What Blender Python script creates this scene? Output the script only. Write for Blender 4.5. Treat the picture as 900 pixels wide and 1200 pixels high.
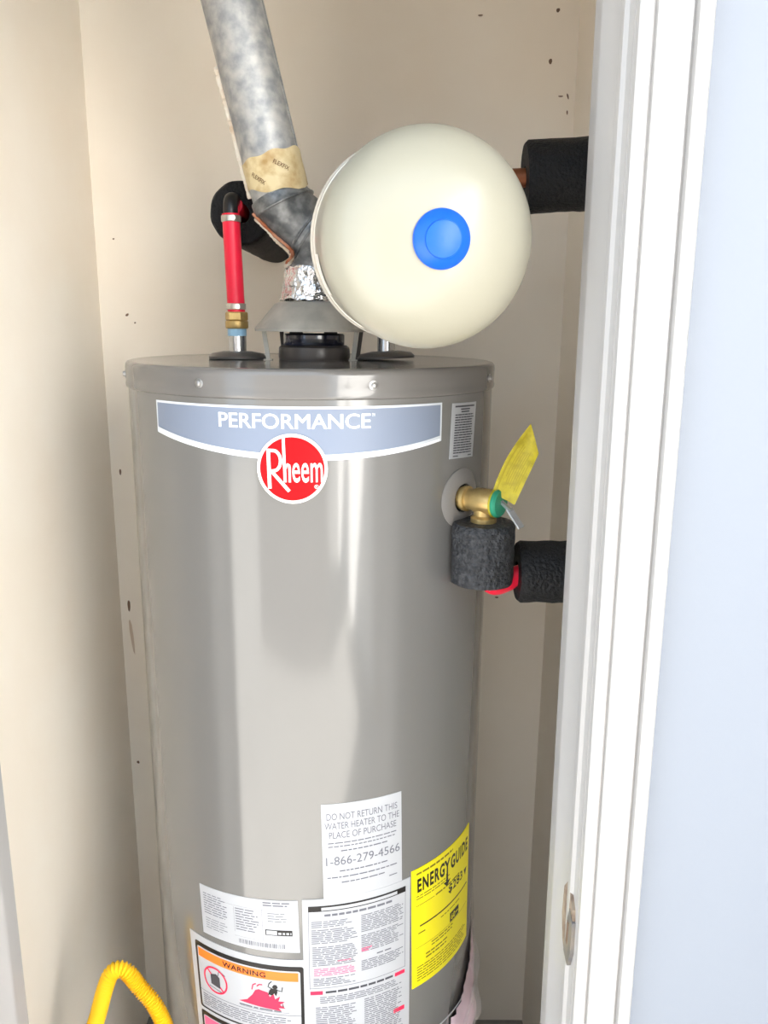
import bpy, math, random
from mathutils import Vector, Matrix, noise
random.seed(7)
for o in list(bpy.data.objects): bpy.data.objects.remove(o, do_unlink=True)
scene = bpy.context.scene
COL = scene.collection
PI = math.pi

# ------------------------------------------------------------------ camera, light, exposure
cam_data = bpy.data.cameras.new('camera')
cam_data.sensor_fit = 'HORIZONTAL'; cam_data.sensor_width = 36.0
cam_data.lens = 941.68 / 900 * 36.0
cam_data.clip_start = 0.02
cam = bpy.data.objects.new('camera', cam_data); COL.objects.link(cam)
cam.matrix_world = (Matrix.Translation((0.1031, -1.17, 1.55)) @ Matrix.Rotation(PI/2 - 0.2292, 4, 'X') @ Matrix.Rotation(0.0091, 4, 'Z'))
scene.camera = cam
world = bpy.data.worlds.new('world'); scene.world = world; world.use_nodes = True
bg = world.node_tree.nodes['Background']
bg.inputs['Color'].default_value = (0.66, 0.82, 1.0, 1); bg.inputs['Strength'].default_value = 0.95
# midday sun coming over the building from behind: the door wall is in shade, the yard in front of it is sunlit
sun_data = bpy.data.lights.new('sun', 'SUN'); sun_data.energy = 22.0; sun_data.angle = 0.01; sun_data.color = (1.0, 0.98, 0.95)
sun = bpy.data.objects.new('sun', sun_data); COL.objects.link(sun)
sun.rotation_euler = Vector((1.2, -0.8, -1.3)).to_track_quat('-Z', 'Y').to_euler()
vs = scene.view_settings
vs.view_transform = 'Standard'; vs.look = 'None'; vs.gamma = 1.0; vs.use_curve_mapping = False
vs.exposure = 1.62

# ------------------------------------------------------------------ materials
def srgb(r, g, b):
    f = lambda c: (c/255/12.92) if c/255 <= 0.04045 else ((c/255+0.055)/1.055)**2.4
    return (f(r), f(g), f(b), 1)
MATS = {}
def mat(name, col, rough=0.5, metal=0.0, coat=0.0, spec=0.5, var=None, bump=None, alpha=1.0, trans=0.0, ior=1.45):
    """var = (second colour, noise scale, low, high); bump = (scale, strength, distance)"""
    m = bpy.data.materials.new(name); m.use_nodes = True
    nt = m.node_tree; p = nt.nodes['Principled BSDF']
    p.inputs['Base Color'].default_value = col
    p.inputs['Roughness'].default_value = rough; p.inputs['Metallic'].default_value = metal
    p.inputs['Coat Weight'].default_value = coat; p.inputs['Coat Roughness'].default_value = 0.08
    p.inputs['Specular IOR Level'].default_value = spec
    p.inputs['Alpha'].default_value = alpha; p.inputs['Transmission Weight'].default_value = trans
    p.inputs['IOR'].default_value = ior
    tc = nt.nodes.new('ShaderNodeTexCoord')
    if var:
        c2, sc, lo, hi = var[:4]
        n = nt.nodes.new('ShaderNodeTexNoise'); n.inputs['Scale'].default_value = sc; n.inputs['Detail'].default_value = 4
        nt.links.new(tc.outputs['Object'], n.inputs['Vector'])
        r = nt.nodes.new('ShaderNodeValToRGB')
        r.color_ramp.elements[0].position = lo; r.color_ramp.elements[0].color = col
        r.color_ramp.elements[1].position = hi; r.color_ramp.elements[1].color = c2
        nt.links.new(n.outputs['Fac'], r.inputs['Fac']); nt.links.new(r.outputs['Color'], p.inputs['Base Color'])
    if bump:
        sc, st, di = bump
        n2 = nt.nodes.new('ShaderNodeTexNoise'); n2.inputs['Scale'].default_value = sc; n2.inputs['Detail'].default_value = 3
        nt.links.new(tc.outputs['Object'], n2.inputs['Vector'])
        b = nt.nodes.new('ShaderNodeBump'); b.inputs['Strength'].default_value = st; b.inputs['Distance'].default_value = di
        nt.links.new(n2.outputs['Fac'], b.inputs['Height']); nt.links.new(b.outputs['Normal'], p.inputs['Normal'])
    MATS[name] = m
    return m
mat('plaster', srgb(247, 239, 226), 0.7, spec=0.25, var=(srgb(244, 233, 217), 3.5, 0.35, 0.65), bump=(14, 0.25, 0.004))
mat('speck', srgb(122, 98, 80), 0.9)
mat('scuff', srgb(206, 186, 164), 0.9)
mat('trim_paint', srgb(173, 170, 167), 0.38, bump=(60, 0.05, 0.001))
mat('outer_paint', srgb(133, 138, 147), 0.55, bump=(90, 0.1, 0.001))
mat('bounce_paint', srgb(240, 238, 234), 0.8)
mat('blocker_dark', srgb(104, 100, 97), 0.9, bump=(60, 0.3, 0.004))
mat('concrete', srgb(150, 147, 142), 0.85, var=(srgb(138, 135, 130), 2.0, 0.3, 0.7), bump=(40, 0.3, 0.003))
mat('ceiling_paint', srgb(232, 224, 210), 0.8, bump=(50, 0.2, 0.002))
mat('jacket', srgb(112, 110, 107), 0.16, coat=0.6, bump=(5, 0.04, 0.004))
mat('cap_paint', srgb(110, 107, 104), 0.2, coat=0.5, bump=(7, 0.05, 0.004))
mat('screw_steel', srgb(170, 168, 166), 0.3, metal=0.8)
mat('silver_band', srgb(126, 135, 152), 0.4, spec=0.3)
mat('band_rim', srgb(232, 238, 245), 0.2, metal=0.25, coat=0.3)
mat('badge_red', srgb(166, 4, 14), 0.4, spec=0.2)
mat('badge_white', srgb(244, 238, 232), 0.3)
mat('letter_white', srgb(232, 234, 238), 0.3)
mat('label_white', srgb(176, 177, 180), 0.35)
mat('label_yellow', srgb(248, 232, 16), 0.4)
mat('ink', srgb(24, 20, 18), 0.4)
mat('ink_grey', srgb(98, 98, 106), 0.5)
mat('ink_mid', srgb(62, 62, 68), 0.5)
mat('ink_olive', srgb(120, 108, 16), 0.5)
mat('ink_red', srgb(228, 36, 76), 0.4)
mat('ink_orange', srgb(250, 120, 40), 0.4)
mat('ink_pink', srgb(238, 92, 130), 0.4)
mat('collar_plastic', srgb(88, 84, 80), 0.35)
mat('escutcheon_plastic', srgb(138, 134, 130), 0.3)
mat('flue_black', srgb(20, 20, 30), 0.15, coat=0.6, var=(srgb(26, 34, 70), 40, 0.4, 0.65))
mat('flue_ring_paint', srgb(78, 72, 68), 0.3)
mat('galv', srgb(136, 139, 141), 0.5, metal=0.4, var=(srgb(180, 178, 174), 62, 0.32, 0.66), bump=(90, 0.25, 0.0015))
mat('galv_dark', srgb(98, 100, 101), 0.4, metal=0.6, var=(srgb(146, 147, 147), 70, 0.38, 0.66), bump=(70, 0.12, 0.001))
mat('galv_dull', srgb(196, 192, 180), 0.6, metal=0.1, var=(srgb(168, 164, 154), 26, 0.35, 0.65))
mat('foil', srgb(222, 222, 224), 0.18, metal=0.95, bump=(90, 0.9, 0.006))
mat('paper_tape', srgb(206, 188, 146), 0.55, var=(srgb(162, 128, 74), 45, 0.45, 0.75), bump=(60, 0.4, 0.002))
mat('tape_print', srgb(96, 60, 28), 0.6)
mat('sealant', srgb(226, 218, 202), 0.7, var=(srgb(206, 184, 158), 50, 0.45, 0.7), bump=(150, 0.6, 0.002))
mat('rust', srgb(150, 82, 48), 0.8, var=(srgb(196, 140, 110), 60, 0.4, 0.7))
mat('tank_enamel', srgb(154, 150, 134), 0.32, coat=0.15)
mat('tank_ring', srgb(216, 210, 198), 0.25, metal=0.3)
mat('tank_label', srgb(244, 238, 228), 0.4)
mat('cap_blue', srgb(6, 86, 206), 0.4)
mat('pex_red', srgb(236, 32, 62), 0.35)
mat('steel_band', srgb(196, 192, 184), 0.3, metal=0.85)
mat('brass', srgb(204, 176, 116), 0.36, metal=0.65, var=(srgb(180, 148, 92), 60, 0.4, 0.7))
mat('nipple_steel', srgb(190, 190, 190), 0.25, metal=0.85)
mat('nipple_blue', srgb(150, 190, 214), 0.4)
mat('copper', srgb(150, 92, 62), 0.4, metal=0.7)
mat('poly_black', srgb(22, 22, 24), 0.35)
mat('foam', srgb(16, 16, 18), 0.6, spec=0.4, bump=(220, 1.0, 0.004))
mat('foam_grey', srgb(36, 37, 40), 0.55, spec=0.6, var=(srgb(70, 71, 74), 150, 0.45, 0.75), bump=(190, 1.0, 0.006))
mat('valve_green', srgb(46, 146, 112), 0.4)
mat('lever_steel', srgb(176, 180, 186), 0.3, metal=0.7)
mat('tag_yellow', srgb(190, 172, 38), 0.5, var=(srgb(164, 148, 34), 120, 0.4, 0.7), bump=(220, 0.4, 0.001))
mat('tag_ink', srgb(166, 148, 30), 0.5)
mat('gas_yellow', srgb(252, 202, 40), 0.4)
mat('strike_metal', srgb(112, 111, 114), 0.5, metal=0.3, var=(srgb(136, 128, 118), 50, 0.4, 0.6))
mat('bare_wood', srgb(128, 108, 92), 0.8, var=(srgb(158, 142, 122), 60, 0.4, 0.6))
mat('film', srgb(235, 230, 228), 0.12, alpha=0.22)
mat('pink_paper', srgb(222, 196, 204), 0.6)

# ------------------------------------------------------------------ helpers
ORG = {}
def meta(o, label=None, cat=None, group=None, kind=None):
    if label: o['label'] = label
    if cat: o['category'] = cat
    if group: o['group'] = group
    if kind: o['kind'] = kind
    return o
def thing(name, loc, label, cat, group=None):
    o = bpy.data.objects.new(name, None); COL.objects.link(o)
    o.location = loc; o.empty_display_size = 0.05; ORG[o.name] = Vector(loc)
    return meta(o, label, cat, group)
def mk(name, vf, m, parent=None, smooth=True, **kw):
    """one mesh object; vertices are given in world space"""
    v, f = vf
    org = ORG[parent.name] if parent else Vector((0, 0, 0))
    me = bpy.data.meshes.new(name)
    me.from_pydata([tuple(Vector(p) - org) for p in v], [], f)
    me.validate(); me.update()
    if smooth:
        me.polygons.foreach_set('use_smooth', [True]*len(me.polygons))
        try: me.set_sharp_from_angle(angle=math.radians(40))
        except Exception: pass
    me.materials.append(MATS[m])
    o = bpy.data.objects.new(name, me); COL.objects.link(o)
    if parent: o.parent = parent
    ORG[o.name] = org
    if name.endswith('_print') or name.endswith('lettering') or name == 'barcode': o['kind'] = 'stuff'   # ink too small to pick apart
    return meta(o, **kw)
def join(*vfs):
    V, F = [], []
    for v, f in vfs:
        n = len(V); V += list(v); F += [tuple(i+n for i in q) for q in f]
    return V, F
def box(x0, x1, y0, y1, z0, z1):
    v = [(x, y, z) for z in (z0, z1) for y in (y0, y1) for x in (x0, x1)]
    return v, [(0, 2, 3, 1), (4, 5, 7, 6), (0, 1, 5, 4), (2, 6, 7, 3), (0, 4, 6, 2), (1, 3, 7, 5)]
def loft(rings, seg=32, caps=(True, True), jitter=0.0):
    """rings: (centre, normal, radius); skins circles in planes perpendicular to the normals"""
    V, F = [], []
    ref = None
    for c, n, r in rings:
        c = Vector(c); n = Vector(n).normalized()
        if ref is None:
            ref = Vector((1, 0, 0)) if abs(n.x) < 0.9 else Vector((0, 1, 0))
        a = (ref - n*ref.dot(n)).normalized(); ref = a
        b = n.cross(a)
        for k in range(seg):
            t = 2*PI*k/seg
            p = c + a*(r*math.cos(t)) + b*(r*math.sin(t))
            if jitter: p += (p-c).normalized()*jitter*noise.noise(p*60)
            V.append(tuple(p))
    for i in range(len(rings)-1):
        for k in range(seg):
            k2 = (k+1) % seg
            F.append((i*seg+k, i*seg+k2, (i+1)*seg+k2, (i+1)*seg+k))
    if caps[0]: F.append(tuple(reversed(range(seg))))
    if caps[1]: F.append(tuple(range((len(rings)-1)*seg, len(rings)*seg)))
    return V, F
def lathe(prof, origin, d, seg=48, caps=(True, True), jitter=0.0):
    o = Vector(origin); d = Vector(d).normalized()
    return loft([(o + d*h, d, max(r, 1e-4)) for r, h in prof], seg, caps, jitter)
def catmull(pts, n=10):
    P = [Vector(p) for p in pts]; P = [P[0]*2-P[1]] + P + [P[-1]*2-P[-2]]
    out = []
    for i in range(1, len(P)-2):
        for k in range(n):
            t = k/n; a, b, c, d = P[i-1], P[i], P[i+1], P[i+2]
            out.append(0.5*((2*b) + (c-a)*t + (2*a-5*b+4*c-d)*t*t + (3*b-a-3*c+d)*t**3))
    out.append(P[-2]); return out
def tube(path, r, seg=20, caps=(True, True), rf=None, jitter=0.0):
    P = [Vector(p) for p in path]; rings = []
    for i, p in enumerate(P):
        t = (P[min(i+1, len(P)-1)] - P[max(i-1, 0)])
        rings.append((p, t, rf(i) if rf else r))
    return loft(rings, seg, caps, jitter)
def hexnut(c, d, r, h):
    return lathe([(r*0.9, 0), (r, h*0.12), (r, h*0.88), (r*0.9, h)], c, d, 6)
def torus(c, n, R, r, seg=48, rs=8):
    c = Vector(c); n = Vector(n).normalized()
    a = n.orthogonal().normalized(); b = n.cross(a); V, F = [], []
    for i in range(seg):
        t = 2*PI*i/seg; e = a*math.cos(t)+b*math.sin(t)
        for k in range(rs):
            s = 2*PI*k/rs; V.append(tuple(c + e*(R+r*math.cos(s)) + n*(r*math.sin(s))))
    for i in range(seg):
        for k in range(rs):
            i2, k2 = (i+1) % seg, (k+1) % rs
            F.append((i*rs+k, i2*rs+k, i2*rs+k2, i*rs+k2))
    return V, F

# wrapping flat print (u = arc length, z) on the round jacket
RJ = 0.255
def wrapJ(u, z, off): 
    t = u/RJ; r = RJ+off
    return (math.sin(t)*r, -math.cos(t)*r, z)
def quad_label(tl, tr, bl, br, off=0.0004, th=0.0003, n=26):
    """curved sheet with a little thickness; corners in (u, z)"""
    V, F = [], []
    for lay in (off+th, 0.0001):
        for j, (a, b) in enumerate(((tl, tr), (bl, br))):
            for i in range(n+1):
                t = i/n; V.append(wrapJ(a[0]+(b[0]-a[0])*t, a[1]+(b[1]-a[1])*t, lay))
    m = n+1
    for i in range(n): F.append((i, m+i, m+i+1, i+1))
    for i in range(n):
        F.append((i, i+1, 2*m+i+1, 2*m+i)); F.append((m+i, 3*m+i, 3*m+i+1, m+i+1))
    F.append((0, 2*m, 3*m, m)); F.append((n, m+n, 3*m+n, 2*m+n))
    return V, F
class Sheet:
    """maps label-relative (s, t), both 0..1 from the lower left corner, to the jacket"""
    def __init__(self, tl, tr, bl, br, off=0.0011): self.q = (tl, tr, bl, br); self.off = off
    def uz(self, s, t):
        tl, tr, bl, br = self.q
        top = (tl[0]+(tr[0]-tl[0])*s, tl[1]+(tr[1]-tl[1])*s); bot = (bl[0]+(br[0]-bl[0])*s, bl[1]+(br[1]-bl[1])*s)
        return bot[0]+(top[0]-bot[0])*t, bot[1]+(top[1]-bot[1])*t
    def p(self, s, t, e=0.0):
        u, z = self.uz(s, t); return wrapJ(u, z, self.off+e)
    def rect(self, s0, s1, t0, t1, e=0.0):
        n = max(1, int((s1-s0)*14)); V, F = [], []
        for i in range(n+1):
            s = s0+(s1-s0)*i/n; V += [self.p(s, t1, e), self.p(s, t0, e)]
        for i in range(n): F.append((2*i, 2*i+1, 2*i+3, 2*i+2))
        return V, F
    def poly(self, pts, e=0.0):
        # cut into narrow upright slabs so that it follows the curve
        out = []; s0, s1 = min(a for a, b in pts), max(a for a, b in pts); n = max(1, int((s1-s0)/0.012))
        def clip(P, lim, sg):
            Q = []
            for i in range(len(P)):
                a, b = P[i-1], P[i]; ia, ib = sg*(a[0]-lim) >= 0, sg*(b[0]-lim) >= 0
                if ia != ib:
                    k = (lim-a[0])/(b[0]-a[0]); Q.append((lim, a[1]+(b[1]-a[1])*k))
                if ib: Q.append(b)
            return Q
        for i in range(n):
            a, b = s0+(s1-s0)*i/n, s0+(s1-s0)*(i+1)/n
            P = clip(clip(list(pts), a, 1), b, -1)
            if len(P) > 2: out.append(([self.p(s, t, e) for s, t in P], [tuple(range(len(P)))]))
        return join(*out)
    def frame(self, s0, s1, t0, t1, ws, wt):
        return join(self.rect(s0, s1, t1-wt, t1), self.rect(s0, s1, t0, t0+wt), self.rect(s0, s0+ws, t0+wt, t1-wt), self.rect(s1-ws, s1, t0+wt, t1-wt))
    def lines(self, s0, s1, t_top, t_bot, n, fill=0.45, ragged=0.25, wl=(0.03, 0.11), indent=0.0, centre=False):
        out = []; pitch = (t_top-t_bot)/n
        for i in range(n):
            t1 = t_top - pitch*i; t0 = t1 - pitch*fill
            a, e = s0+indent, s1 - random.random()*ragged*(s1-s0)
            if centre: d = (s1-e)/2; a += d; e -= 0; e = s1-d
            s = a
            while s < e-0.008:
                w = min(random.uniform(*wl), e-s)
                out.append(self.rect(s, s+w, t0, t1)); s += w+0.012
        return join(*out)
    def text(self, txt, s0, s1, t0, t1, bold=0.0, e=0.0):
        v, f = text2d(txt, bold)
        return [self.p(s0+(s1-s0)*x, t0+(t1-t0)*y, e) for x, y in v], f
_tc = {}
def text2d(txt, bold=0.0):
    """filled glyph outlines, scaled to the unit square"""
    k = (txt, bold)
    if k in _tc: return _tc[k]
    c = bpy.data.curves.new('txt', 'FONT'); c.body = txt; c.fill_mode = 'FRONT'; c.offset = bold; c.resolution_u = 4; c.space_character = 1.0 + bold*5
    ob = bpy.data.objects.new('txt', c); COL.objects.link(ob)
    dg = bpy.context.evaluated_depsgraph_get(); ev = ob.evaluated_get(dg); me = ev.to_mesh()
    vs_ = [(v.co.x, v.co.y) for v in me.vertices]; fs = [tuple(p.vertices) for p in me.polygons]
    ev.to_mesh_clear(); bpy.data.objects.remove(ob, do_unlink=True); bpy.data.curves.remove(c)
    x0, x1 = min(a for a, b in vs_), max(a for a, b in vs_); y0, y1 = min(b for a, b in vs_), max(b for a, b in vs_)
    r = ([((a-x0)/(x1-x0), (b-y0)/(y1-y0)) for a, b in vs_], fs); _tc[k] = r
    return r
def stroke(pts, w):
    """2-D polyline ribbon"""
    V, F = [], []
    for i, p in enumerate(pts):
        a = Vector(pts[max(i-1, 0)]); b = Vector(pts[min(i+1, len(pts)-1)]); d = (b-a).normalized(); n = Vector((-d.y, d.x))*w/2
        V += [tuple(Vector(p)+n), tuple(Vector(p)-n)]
    for i in range(len(pts)-1): F.append((2*i, 2*i+1, 2*i+3, 2*i+2))
    return V, F

# ------------------------------------------------------------------ setting
XL, XR, YB, YF, YO = -0.425, 0.430, 0.36, -0.35, -0.471      # closet: side walls, back wall, inner and outer face of the front wall
JL, JR = -0.335, 0.2955                                      # door jamb faces
ZH, ZC = 2.05, 2.44
S = dict(kind='structure')
mk('floor', box(-6, 6, -9, 0.6, -0.1, 0.0), 'concrete', smooth=False, **S)
wb = mk('wall_back', box(XL-0.12, XR+0.12, YB, YB+0.12, 0, 2.7), 'plaster', smooth=False, **S)
wl = mk('wall_left', box(XL-0.12, XL, YF, YB, 0, 2.7), 'plaster', smooth=False, **S)
mk('wall_right', box(XR, XR+0.12, YF, YB, 0, 2.7), 'plaster', smooth=False, **S)
mk('ceiling', box(XL, XR, YF, YB, ZC, ZC+0.1), 'ceiling_paint', smooth=False, **S)
mk('wall_front', join(box(JR+0.018, 3.2, YO, YF, 0, 2.7), box(-1.1, JL-0.018, YO, YF, 0, 2.7), box(JL-0.018, JR+0.018, YO, YF, ZH+0.018, 2.7)), 'outer_paint', smooth=False, **S)
mk('wall_added_bounce', box(1.55, 1.7, -4.6, -1.0, 0, 2.9), 'bounce_paint', smooth=False, **S)  # unseen sunlit wall, added to bounce light into the closet from the right
mk('wall_added_blocker', box(-1.45, 0.62, -2.9, -2.75, 0, 2.3), 'blocker_dark', smooth=False, **S)  # dark unseen wall, added to dim the jacket reflection and the frontal light
mk('roof_added_blocker', box(-1.3, 3.3, -1.25, 0.6, 2.7, 2.8), 'outer_paint', smooth=False, **S)  # unseen overhang, added to keep sky light off the outer wall and casing
def extr_z(poly, z0, z1):
    n = len(poly)
    return [(x, y, z0) for x, y in poly] + [(x, y, z1) for x, y in poly], [tuple(reversed(range(n))), tuple(range(n, 2*n))] + [(i, (i+1) % n, n+(i+1) % n, n+i) for i in range(n)]
def jamb_poly(s):       # s = +1 right jamb, -1 left jamb; plan outline of the jamb board with its bead
    f = JR if s > 0 else JL
    pts = [(0, YF+0.012), (0.0035, YF), (0.018, YF), (0.018, YO), (0.0, YO), (0.0, -0.4545), (-0.0035, -0.4525), (-0.004, -0.447), (-0.0035, -0.4425), (0.001, -0.441), (0.001, -0.375), (-0.001, -0.372), (-0.001, -0.362)]
    q = [(f+s*a, y) for a, y in pts]
    return q if s > 0 else q[::-1]
CAS = [(0.0025, 0), (0.0025, -0.010), (0.005, -0.0125), (0.0125, -0.0125), (0.0135, -0.0095), (0.0150, -0.0095), (0.016, -0.0135), (0.024, -0.0145), (0.036, -0.0115), (0.0435, -0.0115), (0.0445, -0.009), (0.0462, -0.009), (0.047, -0.016), (0.052, -0.0175), (0.0575, -0.0165), (0.0595, -0.014), (0.0595, 0)]
def casing_poly(s):
    f = JR if s > 0 else JL
    q = [(f+s*(a-0.002), YO+y) for a, y in CAS]
    return q[::-1] if s > 0 else q
def lean(vf):    # the right side of the frame is a few millimetres out of plumb
    return [(x + 0.0075*(1.8 - z), y, z) for x, y, z in vf[0]], vf[1]
t1 = mk('trim_1', lean(extr_z(jamb_poly(1), 0, ZH+0.018)), 'trim_paint', **S)
mk('trim_2', lean(extr_z(casing_poly(1), 0, ZH+0.061)), 'trim_paint', **S)
mk('trim_3', extr_z(jamb_poly(-1), 0, ZH+0.018), 'trim_paint', **S)
mk('trim_4', extr_z(casing_poly(-1), 0, ZH+0.061), 'trim_paint', **S)
mk('trim_5', box(JL, JR, YO, YF, ZH, ZH+0.018), 'trim_paint', smooth=False, **S)
mk('trim_6', box(JL, JR, YO-0.016, YO, ZH+0.003, ZH+0.061), 'trim_paint', smooth=False, **S)
# strike plate let into the right jamb, with chipped wood around it
def ypoly(pts, x, th):
    n = len(pts)
    return [(x, y, z) for y, z in pts] + [(x+th, y, z) for y, z in pts], [tuple(range(n)), tuple(reversed(range(n, 2*n)))] + [(i, n+i, n+(i+1) % n, (i+1) % n) for i in range(n)]
sp = mk('strike_plate', ypoly([(-0.4420, 0.904), (-0.4600, 0.900), (-0.4690, 0.922), (-0.4690, 0.958), (-0.4560, 0.966), (-0.4440, 0.936)], JR+0.0026, 0.006), 'strike_metal', t1, smooth=False, label='worn steel strike plate')
mk('chipped_wood', ypoly([(-0.4440, 0.990), (-0.4280, 0.971), (-0.4250, 0.936), (-0.4340, 0.911), (-0.4450, 0.901), (-0.4490, 0.931), (-0.4590, 0.964), (-0.4680, 0.960), (-0.4650, 0.971)], JR+0.0030, 0.005), 'bare_wood', t1, smooth=False, label='bare wood showing through chipped paint')
mk('latch_slot', ypoly([(-0.4500, 0.922), (-0.4560, 0.922), (-0.4570, 0.948), (-0.4510, 0.948)], JR+0.0022, 0.001), 'speck', sp, smooth=False)
# nail holes and scuffs on the closet walls
def spot(x, z, rx, rz, rot=0.0):
    V = []
    for lay in (0.0, 0.0006):
        for k in range(9):
            t = 2*PI*k/9; q = 1+0.12*math.sin(2*t+x*50)+0.08*math.sin(3*t)
            a, b = rx*q*math.cos(t), rz*q*math.sin(t)
            V.append((x+a*math.cos(rot)-b*math.sin(rot), YB-lay, z+a*math.sin(rot)+b*math.cos(rot)))
    return V, [tuple(range(9, 18)), ] + [(i, (i+1) % 9, 9+(i+1) % 9, 9+i) for i in range(9)]
for x, z, a, b, r in ((0.3923, 2.0747, .003, .0035, 0), (0.3836, 1.9953, .003, .0045, .2), (0.4045, 1.9402, .004, .0013, 0), (0.4169, 1.9403, .0013, .0055, .3), (0.2601, 2.0658, .004, .0015, 0), (-0.408, 0.995, .0032, .011, 0), (-0.4075, 1.2679, .0022, .0055, 0), (-0.4105, 0.6466, .003, .003, .5), (-0.3755, 1.5632, .0035, .0022, .4), (-0.3617, 1.549, .0016, .0016, 0), (0.3304, 1.0196, .004, .0016, 0), (-0.3917, 1.6967, .002, .0014, 0), (0.139, 1.834, .006, .0012, .1), (0.4174, 1.9143, .0012, .004, 0), (-0.20, 1.74, .002, .002, 0)):
    mk('nail_hole', spot(x, z, a, b, r), 'speck', wb, smooth=False)
mk('scuff_mark', spot(-0.406, 0.93, .0035, .035, .08), 'scuff', wb, smooth=False)

# ------------------------------------------------------------------ water heater
ZT = 1.5
heater = thing('water_heater', (0, 0, 0), 'tall grey cylindrical gas water heater with red round badge', 'water heater')
mk('base_ring', lathe([(0.235, 0.0), (0.24, 0.02), (0.24, 0.03)], (0, 0, 0), (0, 0, 1), 64), 'cap_paint', heater)
mk('jacket', lathe([(0.25, 0.028), (RJ, 0.034), (RJ, 0.7), (RJ, 1.3), (RJ, 1.475)], (0, 0, 0), (0, 0, 1), 160), 'jacket', heater)
capo = mk('top_cap', lathe([(0.2552, 1.4655), (0.2575, 1.467), (0.2583, 1.4705), (0.2572, 1.4745), (0.2575, 1.480), (0.2578, 1.492), (0.2572, 1.4965), (0.2550, 1.4995), (0.2515, 1.5005), (0.245, 1.4998), (0.236, 1.499), (0.12, 1.5005), (0.0, 1.5005)], (0, 0, 0), (0, 0, 1), 160), 'cap_paint', heater)
for th in (-0.4498, 0.3567, 1.2125, -1.31):
    d = Vector((math.sin(th), -math.cos(th), 0)); c = d*0.2572 + Vector((0, 0, 1.482))
    s_ = mk('screw', lathe([(0.0056, 0), (0.0056, 0.0010), (0.0036, 0.0014), (0.0034, 0.0036), (0.0024, 0.0044), (0, 0.0045)], c, d, 14), 'screw_steel', heater)
# brand band
def arc_sheet(us, ztop, zbot, off):
    V, F = [], []; n = len(us)
    for o_ in (off, 0.0001):
        V += [wrapJ(u, ztop(u), o_) for u in us] + [wrapJ(u, zbot(u), o_) for u in us]
    for i in range(n-1):
        F.append((i, n+i, n+i+1, i+1)); F.append((i, i+1, 2*n+i+1, 2*n+i)); F.append((n+i, 3*n+i, 3*n+i+1, n+i+1))
    F.append((0, 2*n, 3*n, n)); F.append((n-1, 2*n-1, 4*n-1, 3*n-1))
    return V, F
def bandtop(u): return 1.4583
def bandbot(u):
    t = u/0.192; return 1.3962 + 0.0195*t*t - 0.0035*t
us = [-0.1935 + 0.3825*i/60 for i in range(61)]
band = mk('brand_band', arc_sheet(us, bandtop, bandbot, 0.0004), 'silver_band', heater, label='silver blue band lettered PERFORMANCE')
def thin(us, a, b, off=0.0007):
    V = [wrapJ(u, a(u), off) for u in us] + [wrapJ(u, b(u), off) for u in us]; n = len(us)
    return V, [(i, n+i, n+i+1, i+1) for i in range(n-1)]
mk('rim', join(thin(us, bandtop, lambda u: bandtop(u)-0.0026), thin(us, lambda u: bandbot(u)+0.0068, lambda u: bandbot(u)+0.0036),
   thin(us[:2]+[], bandtop, bandbot) if False else thin([us[0], us[0]+0.0024], bandtop, bandbot), thin([us[-1]-0.0024, us[-1]], bandtop, bandbot)), 'band_rim', band)
mk('lower_rim', thin(us, lambda u: bandbot(u)+0.0036, bandbot, 0.0006), 'letter_white', band)
LT = Sheet((-0.0907, 1.4500), (0.0880, 1.4500), (-0.0907, 1.4330), (0.0880, 1.4330), 0.0009)
mk('lettering', join(*[LT.text('PERFORMANCE', a, 1+a, b, 1+b, 0.0, e) for a, b, e in ((-.0022, 0, 0), (.0022, 0, .00003), (-.0011, .012, .00006), (.0011, -.012, .00009), (0, 0, .00012))], LT.text('TM', 1.01, 1.03, 0.78, 1.0)), 'letter_white', band)
# round badge
BC = (-0.0033, 1.3868); BR = 0.0408
def disc2d(r, rings=4, seg=56):
    V = [(0, 0)]; F = []
    for j in range(1, rings+1):
        V += [(r*j/rings*math.cos(2*PI*k/seg), r*j/rings*math.sin(2*PI*k/seg)) for k in range(seg)]
    for k in range(seg): F.append((0, 1+k, 1+(k+1) % seg))
    for j in range(rings-1):
        for k in range(seg):
            a = 1+j*seg; F.append((a+k, a+seg+k, a+seg+(k+1) % seg, a+(k+1) % seg))
    return V, F
def onbadge(vf, off): return [wrapJ(BC[0]+x, BC[1]+y, off) for x, y in vf[0]], vf[1]
def skirt(r, off0, off1, seg=56):
    V = [wrapJ(BC[0]+r*math.cos(2*PI*k/seg), BC[1]+r*math.sin(2*PI*k/seg), o_) for o_ in (off1, off0) for k in range(seg)]
    return V, [(k, seg+k, seg+(k+1) % seg, (k+1) % seg) for k in range(seg)]
badge = mk('brand_badge', join(onbadge(disc2d(BR), 0.0022), skirt(BR, 0.0002, 0.0022)), 'badge_white', heater, label='round red brand badge with white rim')
mk('red_field', onbadge(disc2d(BR*0.91), 0.0026), 'badge_red', badge)
K = BR/333
def b2(p): return ((p[0]-433)*K, (402-p[1])*K)
def bl_(pts, w): return onbadge(stroke([b2(p) for p in pts], w*K), 0.0031)
bowl = [(205, 226), (262, 228)] + [(262+66*math.sin(a), 324-96*math.cos(a)) for a in [PI*i/12 for i in range(13)]] + [(232, 424)]
ev, ef = text2d('eem', 0.008)
eem = onbadge(([b2((436+282*x, 530-188*y)) for x, y in ev], ef), 0.0031)
rv, rf_ = text2d('R', 0.0)
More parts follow.
